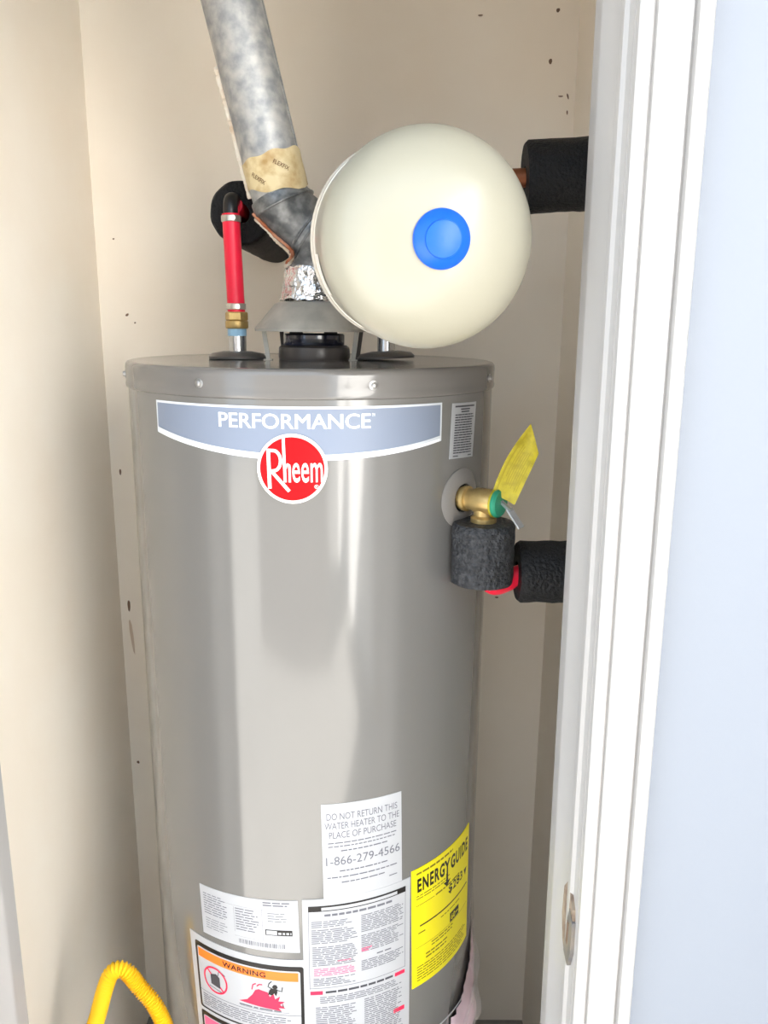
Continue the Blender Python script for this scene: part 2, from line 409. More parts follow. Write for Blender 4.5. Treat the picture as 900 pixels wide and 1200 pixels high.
mk('badge_lettering', join(bl_([(213, 212), (221, 592)], 34), bl_(bowl, 30), bl_([(240, 424), (405, 614)], 32), bl_([(356, 100), (368, 528)], 27),
   bl_([(372, 400), (380, 368), (394, 356), (408, 366), (411, 400), (411, 528)], 22), eem,
   onbadge(([b2((652+16*x, 580-20*y)) for x, y in rv], rf_), 0.0031), onbadge(stroke([b2((660+18*math.cos(a), 570+18*math.sin(a))) for a in [2*PI*i/16 for i in range(17)]], 4*K), 0.0031)), 'badge_white', badge)

def label_part(name, tl, tr, bl, br, m, lab, off=0.0004):
    o = mk(name, quad_label(tl, tr, bl, br, off), m, heater, label=lab)
    return o, Sheet(tl, tr, bl, br, off+0.0005)
# small rating sticker near the cap
o, sh = label_part('service_sticker', (0.2085, 1.4560), (0.2655, 1.4545), (0.2049, 1.3868), (0.2594, 1.3840), 'label_white', 'small white sticker of fine black print')
mk('fine_print', join(sh.rect(.1, .9, .925, .955), sh.rect(.32, .7, .875, .90), sh.rect(.34, .68, .83, .855), sh.lines(.12, .9, .80, .07, 16, .5, .12, (.07, .2)), sh.rect(.12, .32, .035, .055), sh.rect(.74, .9, .035, .055)), 'ink_mid', o)
# return notice
o, sh = label_part('return_notice', (0.0257, .9508), (0.1353, .9502), (0.0285, .800), (0.1388, .803), 'label_white', 'white notice DO NOT RETURN THIS WATER HEATER', 0.0003)
mk('lettering', join(sh.text('DO NOT RETURN THIS', .06, .94, .845, .91, .0), sh.text('WATER HEATER TO THE', .035, .965, .755, .82, .0), sh.text('PLACE OF PURCHASE', .085, .925, .665, .73, .0), sh.text('1-866-279-4566', .04, .97, .40, .485, .0)), 'ink_grey', o)
mk('fine_print', join(sh.lines(.07, .93, .625, .555, 2, .3, .02, (.03, .1)), sh.lines(.22, .80, .545, .53, 1, .8, .0), sh.lines(.20, .80, .345, .33, 1, .8, 0), sh.lines(.05, .93, .285, .27, 1, .8, 0), sh.lines(.22, .76, .23, .215, 1, .8, 0), sh.rect(.82, .93, .17, .18)), 'ink_grey', o)
# main instruction label
o, sh = label_part('instruction_label', (-.0003, .8110), (.1520, .8135), (.0020, .4600), (.1555, .4600), 'label_white', 'large white installation label of fine print in two columns', 0.0006)
mk('title_bar', join(sh.rect(.05, .95, .946, .971)), 'ink', o)
mk('title_panel', sh.rect(.165, .86, .9505, .9635, .0002), 'label_white', o)
mk('title_print', join(sh.lines(.185, .84, .963, .951, 1, 1, 0, (.02, .05))), 'ink_mid', o)
mk('subtitle_print', sh.lines(.19, .82, .933, .923, 1, 1, 0, (.04, .08)), 'ink_grey', o)
mk('frame_line', join(sh.rect(.05, .054, .60, .946), sh.rect(.945, .949, .60, .946), sh.rect(.05, .95, .602, .604)), 'ink_grey', o)
mk('fine_print', join(sh.lines(.075, .47, .903, .872, 4, .45, .3), sh.lines(.075, .49, .866, .80, 8, .45, .3), sh.lines(.08, .49, .79, .70, 11, .45, .15), sh.lines(.085, .47, .648, .61, 5, .45, .4),
   sh.lines(.515, .93, .905, .825, 10, .45, .15), sh.lines(.515, .93, .815, .735, 10, .45, .25), sh.lines(.515, .93, .70, .65, 6, .45, .2), sh.rect(.66, .80, .712, .718)), 'ink_grey', o)
mk('red_print', join(sh.lines(.09, .48, .692, .655, 5, .5, .15), sh.rect(.515, .61, .752, .758), sh.rect(.515, .58, .742, .747), sh.rect(.30, .42, .718, .722)), 'ink_pink', o)
for q_ in ((.055, .165, .573, .590), (.84, .945, .573, .590), (.83, .945, .40, .42)): mk('red_bar', sh.rect(*q_), 'ink_red', o)
mk('heading_print', sh.lines(.19, .82, .587, .577, 1, 1, 0, (.05, .1)), 'ink_mid', o)
mk('fine_print', join(sh.lines(.14, .93, .562, .528, 4, .45, .2), sh.lines(.10, .47, .515, .05, 50, .45, .15), sh.lines(.54, .93, .52, .05, 50, .45, .2)), 'ink_grey', o)
# energy label
o, sh = label_part('energy_label', (.1538, .8205), (.2975, .8225), (.1592, .6258), (.3045, .6190), 'label_yellow', 'yellow energy guide label with black lettering', 0.0005)
arrow = join(sh.rect(.485, .515, .72, .80), sh.poly([(.44, .735), (.56, .735), (.50, .69)]))
mk('lettering', join(sh.text('ENERG', .07, .455, .80, .915, .035), sh.text('Y', .45, .555, .80, .915, .03), sh.text('GUIDE', .565, .95, .80, .915, .035), arrow), 'ink', o)
mk('cost_print', join(sh.text('$283', .53, .82, .60, .685, .02), sh.rect(.10, .95, .508, .520), sh.poly([(.86, .66), (.94, .66), (.90, .60)])), 'ink', o)
mk('black_panel', sh.rect(.56, .74, .345, .425), 'ink', o)
mk('panel_print', join(sh.text('60', .58, .66, .36, .41, .02, .0002), sh.rect(.67, .73, .38, .39, .0002)), 'label_yellow', o)
mk('fine_print', join(sh.lines(.06, .6, .965, .945, 1, .8, 0), sh.lines(.06, .55, .775, .73, 2, .35, .1), sh.rect(.05, .30, .69, .694), sh.lines(.32, .74, .70, .685, 1, .8, 0), sh.rect(.08, .17, .45, .46), sh.lines(.40, .75, .47, .46, 1, .8, 0), sh.rect(.05, .96, .335, .338),
   sh.lines(.26, .70, .32, .27, 2, .4, .3), sh.lines(.18, .60, .25, .19, 2, .4, .3), sh.lines(.06, .93, .17, .03, 6, .35, .15)), 'ink_olive', o)
# rating plate
o, sh = label_part('rating_label', (-.1555, .7990), (-.0060, .8095), (-.1517, .7228), (-.0040, .7290), 'label_white', 'white rating plate sticker of grey print and barcode', 0.0003)
mk('fine_print', join(sh.lines(.04, .36, .86, .42, 9, .35, .4), sh.lines(.40, .66, .76, .30, 9, .35, .3), sh.rect(.04, .95, .80, .803), sh.lines(.68, .93, .96, .86, 2, .5, .2), sh.lines(.72, .90, .75, .55, 4, .25, .3), sh.lines(.05, .34, .36, .12, 5, .25, .5), sh.rect(.385, .387, .28, .78), sh.rect(.665, .667, .2, .93), sh.rect(.38, .95, .20, .203)), 'ink_grey', o)
bars = []
s_ = .42
while s_ < .86:
    w = random.choice((.004, .006, .009)); bars.append(sh.rect(s_, s_+w, .07, .155)); s_ += w+random.choice((.005, .008, .012))
mk('barcode', join(*bars), 'ink_grey', o)
mk('logo_panel', sh.rect(.69, .94, .32, .43), 'ink', o)
mk('logo_print', join(sh.rect(.70, .80, .335, .415, .0002), sh.lines(.81, .93, .385, .34, 1, .9, 0, (.02, .03))), 'label_white', o)
mk('logo_lettering', sh.lines(.71, .79, .40, .35, 1, .9, 0, (.012, .02)), 'ink_mid', o)
# warning label
o, sh = label_part('warning_label', (-.1818, .7122), (.0050, .7175), (-.1640, .4400), (.0060, .4400), 'label_white', 'white fire warning label with orange bar and flames', 0.0005)
def rr(s0, s1, t0, t1, r=0.02, n=5):
    P = []
    rt = r*.1868/.275
    for cx, cy, a0 in ((s1-r, t1-rt, 0), (s0+r, t1-rt, PI/2), (s0+r, t0+rt, PI), (s1-r, t0+rt, 1.5*PI)):
        for k in range(n+1):
            a = a0+PI/2*k/n; P.append((cx+r*math.cos(a), cy+rt*math.sin(a)))
    return P
def ringframe(A, B):   # band between two outlines with the same number of points, long edges split
    n = len(A); V, F = [], []
    for i in range(n):
        for k in range(12):
            t = k/12; j = (i+1) % n
            V.append(sh.p(A[i][0]+(A[j][0]-A[i][0])*t, A[i][1]+(A[j][1]-A[i][1])*t)); V.append(sh.p(B[i][0]+(B[j][0]-B[i][0])*t, B[i][1]+(B[j][1]-B[i][1])*t))
    m_ = len(V)//2
    for i in range(m_): j = (i+1) % m_; F.append((2*i, 2*i+1, 2*j+1, 2*j))
    return V, F
mk('black_border', join(ringframe(rr(.055, .975, .565, .962), rr(.075, .95, .575, .935)), ringframe(rr(.055, .975, .10, .545), rr(.075, .95, .11, .52))), 'ink', o)
mk('orange_bar', sh.rect(.085, .935, .875, .926), 'ink_orange', o)
mk('warning_lettering', sh.text('WARNING', .33, .69, .885, .915, .02, .0003), 'ink', o)
def pict(cx, cy, k, pts): return [(cx+x*k, cy+y*k*.1868/.275) for x, y in pts]
def sline(pts, w, e=0.0):
    v, f = stroke([(a, b/.68) for a, b in pts], w); return [sh.p(x, y*.68, e) for x, y in v], f
cc, cr_ = (.245, .775), .11
circ = [(cc[0]+cr_*math.cos(2*PI*i/36), cc[1]+cr_*.66*math.sin(2*PI*i/36)) for i in range(37)]
mk('can_print', join(sh.poly([(.20, .745), (.29, .735), (.29, .80), (.255, .815), (.20, .80)]), sline([(.27, .80), (.285, .835), (.31, .835), (.345, .825)], .006), sline([(.18, .73), (.31, .715)], .006)), 'ink_mid', o)
mk('prohibition_ring', join(sline(circ, .014, .0002), sline([(cc[0]-.075, cc[1]+.052), (cc[0]+.075, cc[1]-.052)], .014, .0002)), 'ink_red', o)
mk('flame_print', join(sh.poly([(.46, .715), (.80, .70), (.78, .715), (.835, .715), (.79, .735), (.83, .755), (.78, .755), (.795, .785), (.755, .765), (.745, .795), (.715, .775), (.70, .80), (.66, .805), (.63, .81), (.60, .80), (.575, .77), (.53, .735)]), sline([(.575, .80), (.585, .83), (.61, .84)], .01), sline([(.615, .825), (.635, .838), (.66, .84)], .01)), 'ink_red', o)
mk('figure_print', join(sh.poly([(.735, .835), (.75, .850), (.77, .850), (.78, .835), (.765, .825), (.75, .825)], .0002), sh.poly([(.70, .785), (.715, .815), (.73, .828), (.775, .825), (.775, .805), (.765, .785), (.75, .80), (.735, .785), (.715, .79)], .0002),
   sline([(.735, .825), (.705, .835), (.715, .855), (.735, .868)], .008, .0002), sline([(.775, .82), (.81, .815), (.815, .84)], .008, .0002)), 'ink', o)
mk('rule_line', join(sh.rect(.075, .95, .674, .677), sh.rect(.47, .86, .688, .690)), 'ink_grey', o)
mk('fine_print', join(sh.lines(.46, .80, .70, .69, 1, .8, 0), sh.lines(.10, .93, .66, .585, 6, .4, .15), sh.lines(.10, .93, .40, .13, 14, .4, .2)), 'ink_grey', o)
mk('red_panel', sh.rect(.085, .94, .44, .513), 'ink_pink', o)
# pipe collars, nipples and the flue outlet on top
for x, y, tl_ in ((-0.108, 0.0, 0.0), (0.104, 0.0, 0.05)):
    n = Vector((-tl_, 0.02, 1)).normalized()
    mk('pipe_collar', lathe([(0.0405, 0.0), (0.041, 0.003), (0.036, 0.0075), (0.020, 0.0105), (0.0, 0.0106)], (x, y, 1.5006 + abs(tl_)*0.04), n, 40), 'collar_plastic', heater, label='dark grey plastic pipe collar')
mk('flue_collar', lathe([(0.050, 0), (0.051, 0.004), (0.050, 0.017), (0.046, 0.020), (0.0, 0.020)], (0.0015, 0.0, 1.5006), (0, 0, 1), 48), 'flue_ring_paint', heater)
mk('flue_outlet', lathe([(0.0425, 0), (0.0432, 0.002), (0.0432, 0.014), (0.041, 0.016), (0.039, 0.016), (0.038, 0.004), (0, 0.004)], (0.0015, 0, 1.5206), (0, 0, 1), 48), 'flue_black', heater)
for sx in (-1, 1):
    v = [(0.0015+sx*0.036, -0.012, 1.532), (0.0015+sx*0.012, -0.012, 1.5335), (0.0015+sx*0.021, -0.012, 1.5475), (0.0015+sx*0.030, -0.012, 1.5475)]
    v2 = [(a, b+0.002, c) for a, b, c in v]
    mk('baffle_tab', (v+v2, [(0, 1, 2, 3), (7, 6, 5, 4), (0, 4, 5, 1), (1, 5, 6, 2), (2, 6, 7, 3), (3, 7, 4, 0)]), 'poly_black', heater, smooth=False)
mk('nipple', lathe([(0.0125, 0), (0.0125, 0.030)], (-0.108, 0, 1.509), (0, 0, 1), 32), 'nipple_steel', heater)
mk('nipple_liner', lathe([(0.0132, 0), (0.0132, 0.010)], (-0.108, 0, 1.5325), (0, 0, 1), 32), 'nipple_blue', heater, label='pale blue dielectric collar')
mk('nipple', lathe([(0.0125, 0), (0.0125, 0.035)], (0.104, 0, 1.509), (0, 0, 1), 32), 'nipple_steel', heater)
# relief valve escutcheon
TH = 0.9146; ZV = 1.3335
dv = Vector((math.sin(TH), -math.cos(TH), 0)); pv = dv*RJ + Vector((0, 0, ZV))
def esc():
    V, F = [], []; seg = 48
    prof = [(0.0405, 0.0002), (0.0405, 0.0012), (0.036, 0.0030), (0.024, 0.0052), (0.0195, 0.0045), (0.0195, 0.0002)]
    for r, h in prof:
        for k in range(seg):
            a = 2*PI*k/seg; V.append(wrapJ(TH*RJ+r*math.cos(a), ZV+r*math.sin(a)*0.95, h))
    for i in range(len(prof)-1):
        for k in range(seg): F.append((i*seg+k, i*seg+(k+1) % seg, (i+1)*seg+(k+1) % seg, (i+1)*seg+k))
    return V, F
mk('escutcheon', esc(), 'escutcheon_plastic', heater, label='pale grey ring around the relief valve')
mk('valve_port', [*( [wrapJ(TH*RJ+0.0195*math.cos(2*PI*k/24), ZV+0.0185*math.sin(2*PI*k/24), 0.0005) for k in range(24)], [tuple(range(24))])], 'poly_black', heater, smooth=False)
# loose plastic pouch with pink paper low on the right side
def film(u0, u1, z0, z1, amp, off, nu=26, nz=26, cut=None, seed=0):
    V, F, idx = [], [], {}
    for j in range(nz+1):
        for i in range(nu+1):
            u = u0+(u1-u0)*i/nu; z = z0+(z1-z0)*j/nz
            if cut and not cut(i/nu, j/nz): continue
            bulge = off + amp*(0.6+noise.noise(Vector((u*22, z*18, seed))))*max(0.0, math.sin(PI*i/nu))**0.5*min(1, 2.5*(1-j/nz))
            idx[i, j] = len(V); V.append(wrapJ(u, z, max(0.0008, bulge)))
    for j in range(nz):
        for i in range(nu):
            q = [(i, j), (i+1, j), (i+1, j+1), (i, j+1)]
            if all(k in idx for k in q): F.append(tuple(idx[k] for k in q))
    return V, F
pouch = mk('document_pouch', film(0.185, 0.395, 0.36, 0.645, 0.022, 0.002, cut=lambda a, b: b < 0.35+0.68*a), 'film', heater, label='clear plastic pouch')
mk('folded_paper', film(0.250, 0.385, 0.34, 0.590, 0.016, 0.0016, seed=3, cut=lambda a, b: b < 0.70+0.42*a), 'pink_paper', pouch, label='pale pink paper inside the pouch')

mk('pouch_edge', ([wrapJ(0.205+0.085*i/10, 0.5315-0.0006*i+(0.0035 if k else 0), 0.006) for k in (0, 1) for i in range(11)], [(i, i+1, 12+i, 11+i) for i in range(10)]), 'label_white', pouch)

# ------------------------------------------------------------------ draft hood
hood = thing('draft_hood', (0, 0, 1.5006), 'dull galvanised conical draft hood standing on top of the water heater', 'draft hood')
mk('skirt', lathe([(0.0740, -0.004), (0.0785, -0.004), (0.0790, 0.0), (0.0765, 0.003), (0.050, 0.0335), (0.044, 0.036), (0.041, 0.036), (0.041, 0.0365), (0.039, 0.0365), (0.039, 0.034), (0.047, 0.031), (0.0735, 0.001)], (-0.003, 0, 1.5435), (0, 0, 1), 64, (False, False)), 'galv_dull', hood)
def leg(p0, p1, w, d):
    p0, p1 = Vector(p0), Vector(p1); s = Vector((w/2, 0, 0)); t = Vector((0, d/2, 0))
    v = [p+a*s+b*t for p in (p0, p1) for a, b in ((-1, -1), (1, -1), (1, 1), (-1, 1))]
    foot = box(p0.x-w, p0.x+w, p0.y-0.006, p0.y+0.004, p0.z, p0.z+0.0012)
    return join((v, [(0, 3, 2, 1), (4, 5, 6, 7), (0, 1, 5, 4), (1, 2, 6, 5), (2, 3, 7, 6), (3, 0, 4, 7)]), foot)
for x, y, m in ((-0.060, -0.03, 'galv_dull'), (-0.047, 0.045, 'flue_ring_paint'), (0.058, -0.03, 'galv_dull'), (0.062, 0.04, 'flue_ring_paint')):
    mk('leg', leg((x, y, 1.5006), (x*1.09, y*1.09, 1.5425), 0.006, 0.0025), m, hood, smooth=False)

# ------------------------------------------------------------------ flue pipe
flue = thing('flue_pipe', (0, 0, 1.585), 'leaning galvanised flue pipe with taped elbow above the draft hood', 'flue pipe')
N1 = (0.42, 0.0, -0.90); N2 = (0.78, -0.08, -0.60); N3 = (0.12, 0, -1)
ND = Vector((0.0436, 0.005, -0.182)).normalized()
A = Vector((-0.0375, -0.036, 1.709)); B = Vector((-0.0015, -0.022, 1.667)); Cc = Vector((0.003, -0.004, 1.627)); T0 = Vector((-0.0385, -0.037, 1.716)); T1 = Vector((-0.0495, -0.040, 1.762))
top = T1 + (-ND)*((ZC-T1.z)/(-ND.z))
def lerp(a, b, t): return a+(b-a)*t
mk('straight_pipe', loft([(T0, N1, 0.0382), (lerp(T0, T1, .5), ND, 0.0382), (T1, ND, 0.0382), (lerp(T1, top, .5), ND, 0.0382), (top, ND, 0.0382)], 48), 'galv', flue)
# lock seam on the right side of the pipe
side = Vector((0.97, -0.25, 0.23)).normalized()
mk('lock_seam', loft([(T1+side*0.0375, ND, 0.0016), (top+side*0.0375, ND, 0.0016)], 8), 'galv_dark', flue)
g1 = mk('elbow_upper_gore', loft([(A+Vector((-.004, 0, .008)), N1, 0.0386), (A, N1, 0.0398), (A+Vector((.003, 0, -.005)), N1, 0.0425), (A+Vector((.006, .001, -.009)), N1, 0.0405), (lerp(A, B, .5), Vector(N1)+Vector(N2), 0.0398), (B+Vector((-.004, 0, .003)), N2, 0.0385), (B, N2, 0.0385)], 48), 'galv_dark', flue)
mk('elbow_bead', join(torus(B+Vector((-.003, 0, .002)), N2, 0.0385, 0.0020), torus(B+Vector((.004, 0, -.004)), N2, 0.0385, 0.0016)), 'galv_dark', g1)
mk('elbow_crimp', torus(A+Vector((.004, 0, -.006)), N1, 0.0415, 0.0020), 'galv_dark', g1)
mk('elbow_lower_gore', loft([(B, N2, 0.0382), (B+Vector((.005, 0, -.006)), N2, 0.0376), (lerp(B, Cc, .7), Vector(N2)*.6+Vector(N3), 0.0375), (Cc, N3, 0.0385), (Cc+Vector((0, 0, -.004)), N3, 0.0388)], 48), 'galv_dark', flue)
# crumpled foil round the hood neck
def foil():
    rings = []
    for i in range(15):
        t = i/14; rings.append((lerp(Vector((-0.003, 0, 1.5808)), Cc, t), (0, 0, 1), 0.0425 - 0.003*t))
    V, F = loft(rings, 72, (False, False))
    V2 = []
    for p in V:
        p = Vector(p); c = Vector((0, 0, p.z)); d = (p-c); d.z = 0
        k = noise.noise(p*75)*0.0026 + noise.noise(p*170)*0.0012
        z = abs(noise.noise(Vector((p.x*45, p.y*45, 2))))*0.006 if p.z < 1.585 else 0
        V2.append(tuple(p + d.normalized()*k + Vector((0, 0, z))))
    return V2, F
mk('foil_wrap', foil(), 'foil', flue, label='crumpled aluminium foil wrap')
# printed paper tape on the pipe just above the elbow
TA, TB = lerp(T0, T1, 0.10), lerp(T0, T1, 1.0)
axis = (TB-TA).normalized(); ex = (Vector((1, 0, 0))-axis*axis.x).normalized(); ey = axis.cross(ex)
def tape_pt(a, h, r): return tuple(TA + axis*h + ex*(r*math.sin(a)) - ey*(r*math.cos(a)))
def tape():
    V, F = [], []; seg = 64; n = 10; L = (TB-TA).length
    for j in range(n+1):
        for k in range(seg):
            a = 2*PI*k/seg
            lo = -0.006*math.sin(a) + 0.002*math.sin(5*a) - 0.010*math.cos(a)*0.6 + 0.004; hi = L + 0.003*math.sin(a+0.5) + 0.0015*math.sin(7*a)
            r = 0.0394 + 0.0006*noise.noise(Vector((math.cos(a)*4, math.sin(a)*4, j*0.6)))
            V.append(tape_pt(a, lo+(hi-lo)*j/n, r))
    for j in range(n):
        for k in range(seg): F.append((j*seg+k, j*seg+(k+1) % seg, (j+1)*seg+(k+1) % seg, (j+1)*seg+k))
    return V, F
tp = mk('printed_tape', tape(), 'paper_tape', flue, label='beige printed foil tape with brown lettering')
def tape_text(txt, a0, h0, size, slope):
    v, f = text2d(txt, 0.01); out = []
    for x, y in v:
        X, Y = x*size*4.2, y*size
        u = X*math.cos(slope)-Y*math.sin(slope); h = X*math.sin(slope)+Y*math.cos(slope)
        out.append(tape_pt(a0+u/0.0404, h0+h, 0.0404))
    return out, f
mk('tape_lettering', join(tape_text('FLEXFIX', -0.72, 0.022, 0.0052, -0.75), tape_text('FLEXFIX', 0.12, 0.030, 0.0052, -0.62)), 'tape_print', tp)
# sealant and rust along the left side of pipe and elbow
def seam(pts, r, jit, seg=10):
    P = catmull(pts, 14)
    return tube(P, r, seg, rf=lambda i: r*(0.75+0.8*abs(noise.noise(Vector((i*0.35, r*100, 1))))) , jitter=jit)
def leftof(c, n, r, back=0.25):
    n = Vector(n).normalized(); s = Vector((-1, back, 0)); s = (s-n*s.dot(n)).normalized(); return Vector(c)+s*r
mk('sealant_strip', seam([leftof(lerp(T0, T1, k), ND, 0.0400, 0.05) for k in (0.1, 0.6, 1.2, 1.8, 2.4, 3.0, 3.5)], 0.0037, 0.001), 'sealant', flue, label='cream sealant smeared down the pipe side')
mk('sealant_strip', seam([leftof(A+Vector((.003, 0, -.006)), N1, 0.0415, -.2), leftof(lerp(A, B, .35), Vector(N1)+Vector(N2), 0.0395, -.2), leftof(lerp(A, B, .7), Vector(N1)+Vector(N2), 0.0388, -.2), leftof(B, N2, 0.0385, -.2), leftof(Cc+Vector((0, 0, .004)), N3, 0.0385, -.2)], 0.0036, 0.0012), 'sealant', flue, label='cream sealant on the elbow')
mk('rust_streak', seam([leftof(A+Vector((.001, 0, -.002)), N1, 0.0445, -.45), leftof(lerp(A, B, .5), Vector(N1)+Vector(N2), 0.0420, -.45), leftof(B, N2, 0.0415, -.45), leftof(Cc+Vector((0, 0, .008)), N3, 0.0405, -.45)], 0.0022, 0.0008), 'rust', flue, label='rust streak')

# ------------------------------------------------------------------ expansion tank
td = Vector((math.sin(math.radians(8.3))*1.0, -1.0, -math.tan(math.radians(4.5)))).normalized()
TC = Vector((0.1415, -0.363, 1.6285)); RT = 0.1015
tank = thing('expansion_tank', tuple(TC - td*0.225), 'round cream expansion tank with blue cap above the water heater', 'expansion tank')
dome = [(0.0, -0.236), (0.03, -0.234), (0.06, -0.224), (0.083, -0.205), (0.096, -0.182), (0.1005, -0.16), (RT, -0.14), (RT, -0.112)]
front = [(RT, -0.098), (RT, -0.02)] + [(RT*max(0.0, math.cos(a))**0.9, 0.07*math.sin(a)) for a in [PI/2*k/16 for k in range(17)]]
mk('rear_shell', lathe(dome, TC, td, 96), 'tank_enamel', tank)
mk('front_shell', lathe(front, TC, td, 96), 'tank_enamel', tank)
mk('belt_ring', lathe([(RT-0.003, -0.118), (RT+0.002, -0.117), (RT+0.0035, -0.113), (RT+0.002, -0.110), (RT+0.0005, -0.108), (RT+0.0005, -0.102), (RT+0.0018, -0.100), (RT+0.001, -0.096), (RT-0.003, -0.095)], TC, td, 96, (False, False)), 'tank_ring', tank)
ta = td.cross(Vector((0, 0, 1))).normalized(); tb = ta.cross(td)     # ta points to the tank's right as seen from the front
def tank_label():
    V, F = [], []
    for h in (-0.092, -0.045):
        for k in range(13):
            a = math.radians(-8-24*k/12); V.append(tuple(TC + td*h + (ta*math.cos(a) + tb*math.sin(a))*(RT+0.0007)))
    for k in range(12): F.append((k, k+1, 14+k, 13+k))
    return V, F
mk('side_label', tank_label(), 'tank_label', tank, label='white paper label on the tank side')
bc = mk('valve_cap', lathe([(0.0255, 0), (0.0258, 0.003), (0.0250, 0.005), (0.0165, 0.0105), (0.0160, 0.0125), (0.0148, 0.0132), (0.004, 0.0128), (0.0015, 0.0132), (0, 0.0132)], TC+td*0.0668, td, 48), 'cap_blue', tank, label='round blue plastic valve cap')
mk('tank_stem', lathe([(0.013, 0), (0.013, 0.05)], TC-td*0.283, td, 24), 'steel_band', tank)

# ------------------------------------------------------------------ cold water pipe to the right wall
cold = thing('cold_water_pipe', (0.104, 0, 1.545), 'copper cold water pipe in thick black foam running into the right wall', 'water pipe')
stem = TC-td*0.283
zc = 1.742; yc = -0.03
cp = [(0.104, 0, 1.545), (0.104, -0.01, 1.60), (0.106, -0.025, 1.66), (0.108, yc, 1.70), (0.118, yc, 1.728), (0.14, yc, 1.737), (0.20, yc, 1.7375), (0.30, yc, zc), (XR, yc-.004, zc+.008)]
mk('copper_tube', tube(catmull(cp, 8), 0.0125, 20), 'copper', cold)
mk('tee_branch', tube([(0.1065, yc+.002, stem.z+.002), tuple(stem+Vector((0, 0.004, 0)))], 0.0155, 20), 'brass', cold)
mk('coupling', hexnut((0.104, 0, 1.543), (0, 0, 1), 0.0175, 0.02), 'brass', cold)
def foam_tube(p0, p1, r, seg=48, n=14):
    p0, p1 = Vector(p0), Vector(p1); rings = [(p0, p1-p0, 0.0135), (p0, p1-p0, r*0.93)]
    for i in range(n+1): rings.append((lerp(p0+(p1-p0).normalized()*0.004, p1, i/n), p1-p0, r))
    rings.append((p1, p1-p0, 0.0135))
    V, F = loft(rings, seg, (False, False), jitter=0.0016)
    out = []
    for x, y, z in V:       # pressed flat where it leans on the jacket
        q = math.hypot(x, y)
        if q < 0.2605 and z < 1.5: x, y = x*0.2605/q, y*0.2605/q
        out.append((x, y, z))
    return out, F
mk('foam_sleeve', foam_tube((0.286, yc, zc-.001), (XR, yc-.004, zc+.008), 0.0455), 'foam', cold, label='thick black foam pipe insulation')

# ------------------------------------------------------------------ hot water pipe
hot = thing('hot_water_pipe', (-0.108, 0, 1.5426), 'red plastic hot water pipe with brass fitting and black foam behind', 'water pipe')
mk('brass_adapter', join(lathe([(0.0150, 0), (0.0162, 0.002), (0.0162, 0.010), (0.0145, 0.011)], (-0.108, 0, 1.5426), (0, 0, 1), 32), hexnut((-0.108, 0, 1.5535), (0, 0, 1), 0.0160, 0.012)), 'brass', hot)
mk('red_tube', lathe([(0.0122, 0), (0.0122, 0.132)], (-0.108, 0, 1.5645), Vector((-0.0035, 0, 0.132)), 32), 'pex_red', hot)
def clamp(c, d, r):
    return join(lathe([(r, 0), (r+.0009, 0.0008), (r+.0009, 0.0078), (r, 0.0086)], c, d, 32), )
for z in (1.5685, 1.6855):
    cb = mk('clamp_ring', clamp((-0.108-0.0035*(z-1.5645)/.132, 0, z), (0, 0, 1), 0.0128), 'steel_band', hot)
    mk('clamp_screw', lathe([(0.0035, 0), (0.0035, 0.003), (0, 0.0032)], (-0.104-0.0035*(z-1.5645)/.132, -0.0130, z+.0043), (0.25, -1, 0), 12), 'steel_band', cb)
mk('black_elbow', tube(catmull([(-0.1115, 0, 1.690), (-0.1117, 0, 1.703), (-0.1117, 0.004, 1.7125), (-0.1115, 0.014, 1.7165), (-0.111, 0.03, 1.7165)], 6), 0.0102, 20), 'poly_black', hot)
mk('red_tube', lathe([(0.0122, 0), (0.0122, 0.34)], (-0.111, 0.02, 1.7105), (0, 1, 0.0), 24), 'pex_red', hot)
mk('foam_sleeve', foam_tube((-0.104, 0.034, 1.7020), (-0.100, YB, 1.7020), 0.0440), 'foam', hot, label='black foam pipe insulation running into the back wall')

# ------------------------------------------------------------------ relief valve with tag and discharge pipe
valve = thing('relief_valve', tuple(pv), 'brass relief valve with green cap screwed into the side of the water heater', 'valve')
mk('valve_body', lathe([(0.0150, 0.0015), (0.0150, 0.005), (0.0165, 0.006), (0.0165, 0.011), (0.0135, 0.0125), (0.0140, 0.020), (0.0162, 0.024), (0.0168, 0.046), (0.0150, 0.0525), (0, 0.053)], pv, dv, 32), 'brass', valve)
pc = pv + dv*0.035
mk('outlet', lathe([(0.0125, 0), (0.0128, 0.018), (0.0165, 0.021), (0.0165, 0.030), (0, 0.030)], pc, (0, 0, -1), 32), 'brass', valve)
mk('green_cap', lathe([(0.0175, 0), (0.0182, 0.002), (0.0182, 0.004), (0.016, 0.0065), (0.009, 0.0075), (0, 0.0076)], pv+dv*0.0528, dv, 32), 'valve_green', valve, label='round green cap')
tipv = pv+dv*0.060
def bar(p0, p1, w, t, up):
    p0, p1 = Vector(p0), Vector(p1); d = (p1-p0).normalized(); u = Vector(up); u = (u-d*u.dot(d)).normalized(); s = d.cross(u)
    v = [tuple(p+a*s*w/2+b*u*t/2) for p in (p0, p1) for a, b in ((-1, -1), (1, -1), (1, 1), (-1, 1))]
    return v, [(0, 3, 2, 1), (4, 5, 6, 7), (0, 1, 5, 4), (1, 2, 6, 5), (2, 3, 7, 6), (3, 0, 4, 7)]
lv = mk('lever', join(bar(tipv+Vector((-.002, .002, .004)), tipv+Vector((.010, -.012, -.006)), 0.005, 0.0035, (0, 0, 1)), bar(tipv+Vector((.008, -.010, -.004)), tipv+Vector((.0225, -.020, -.0255)), 0.011, 0.0022, (.6, -.6, .5))), 'lever_steel', valve, smooth=False, label='flat steel test lever')
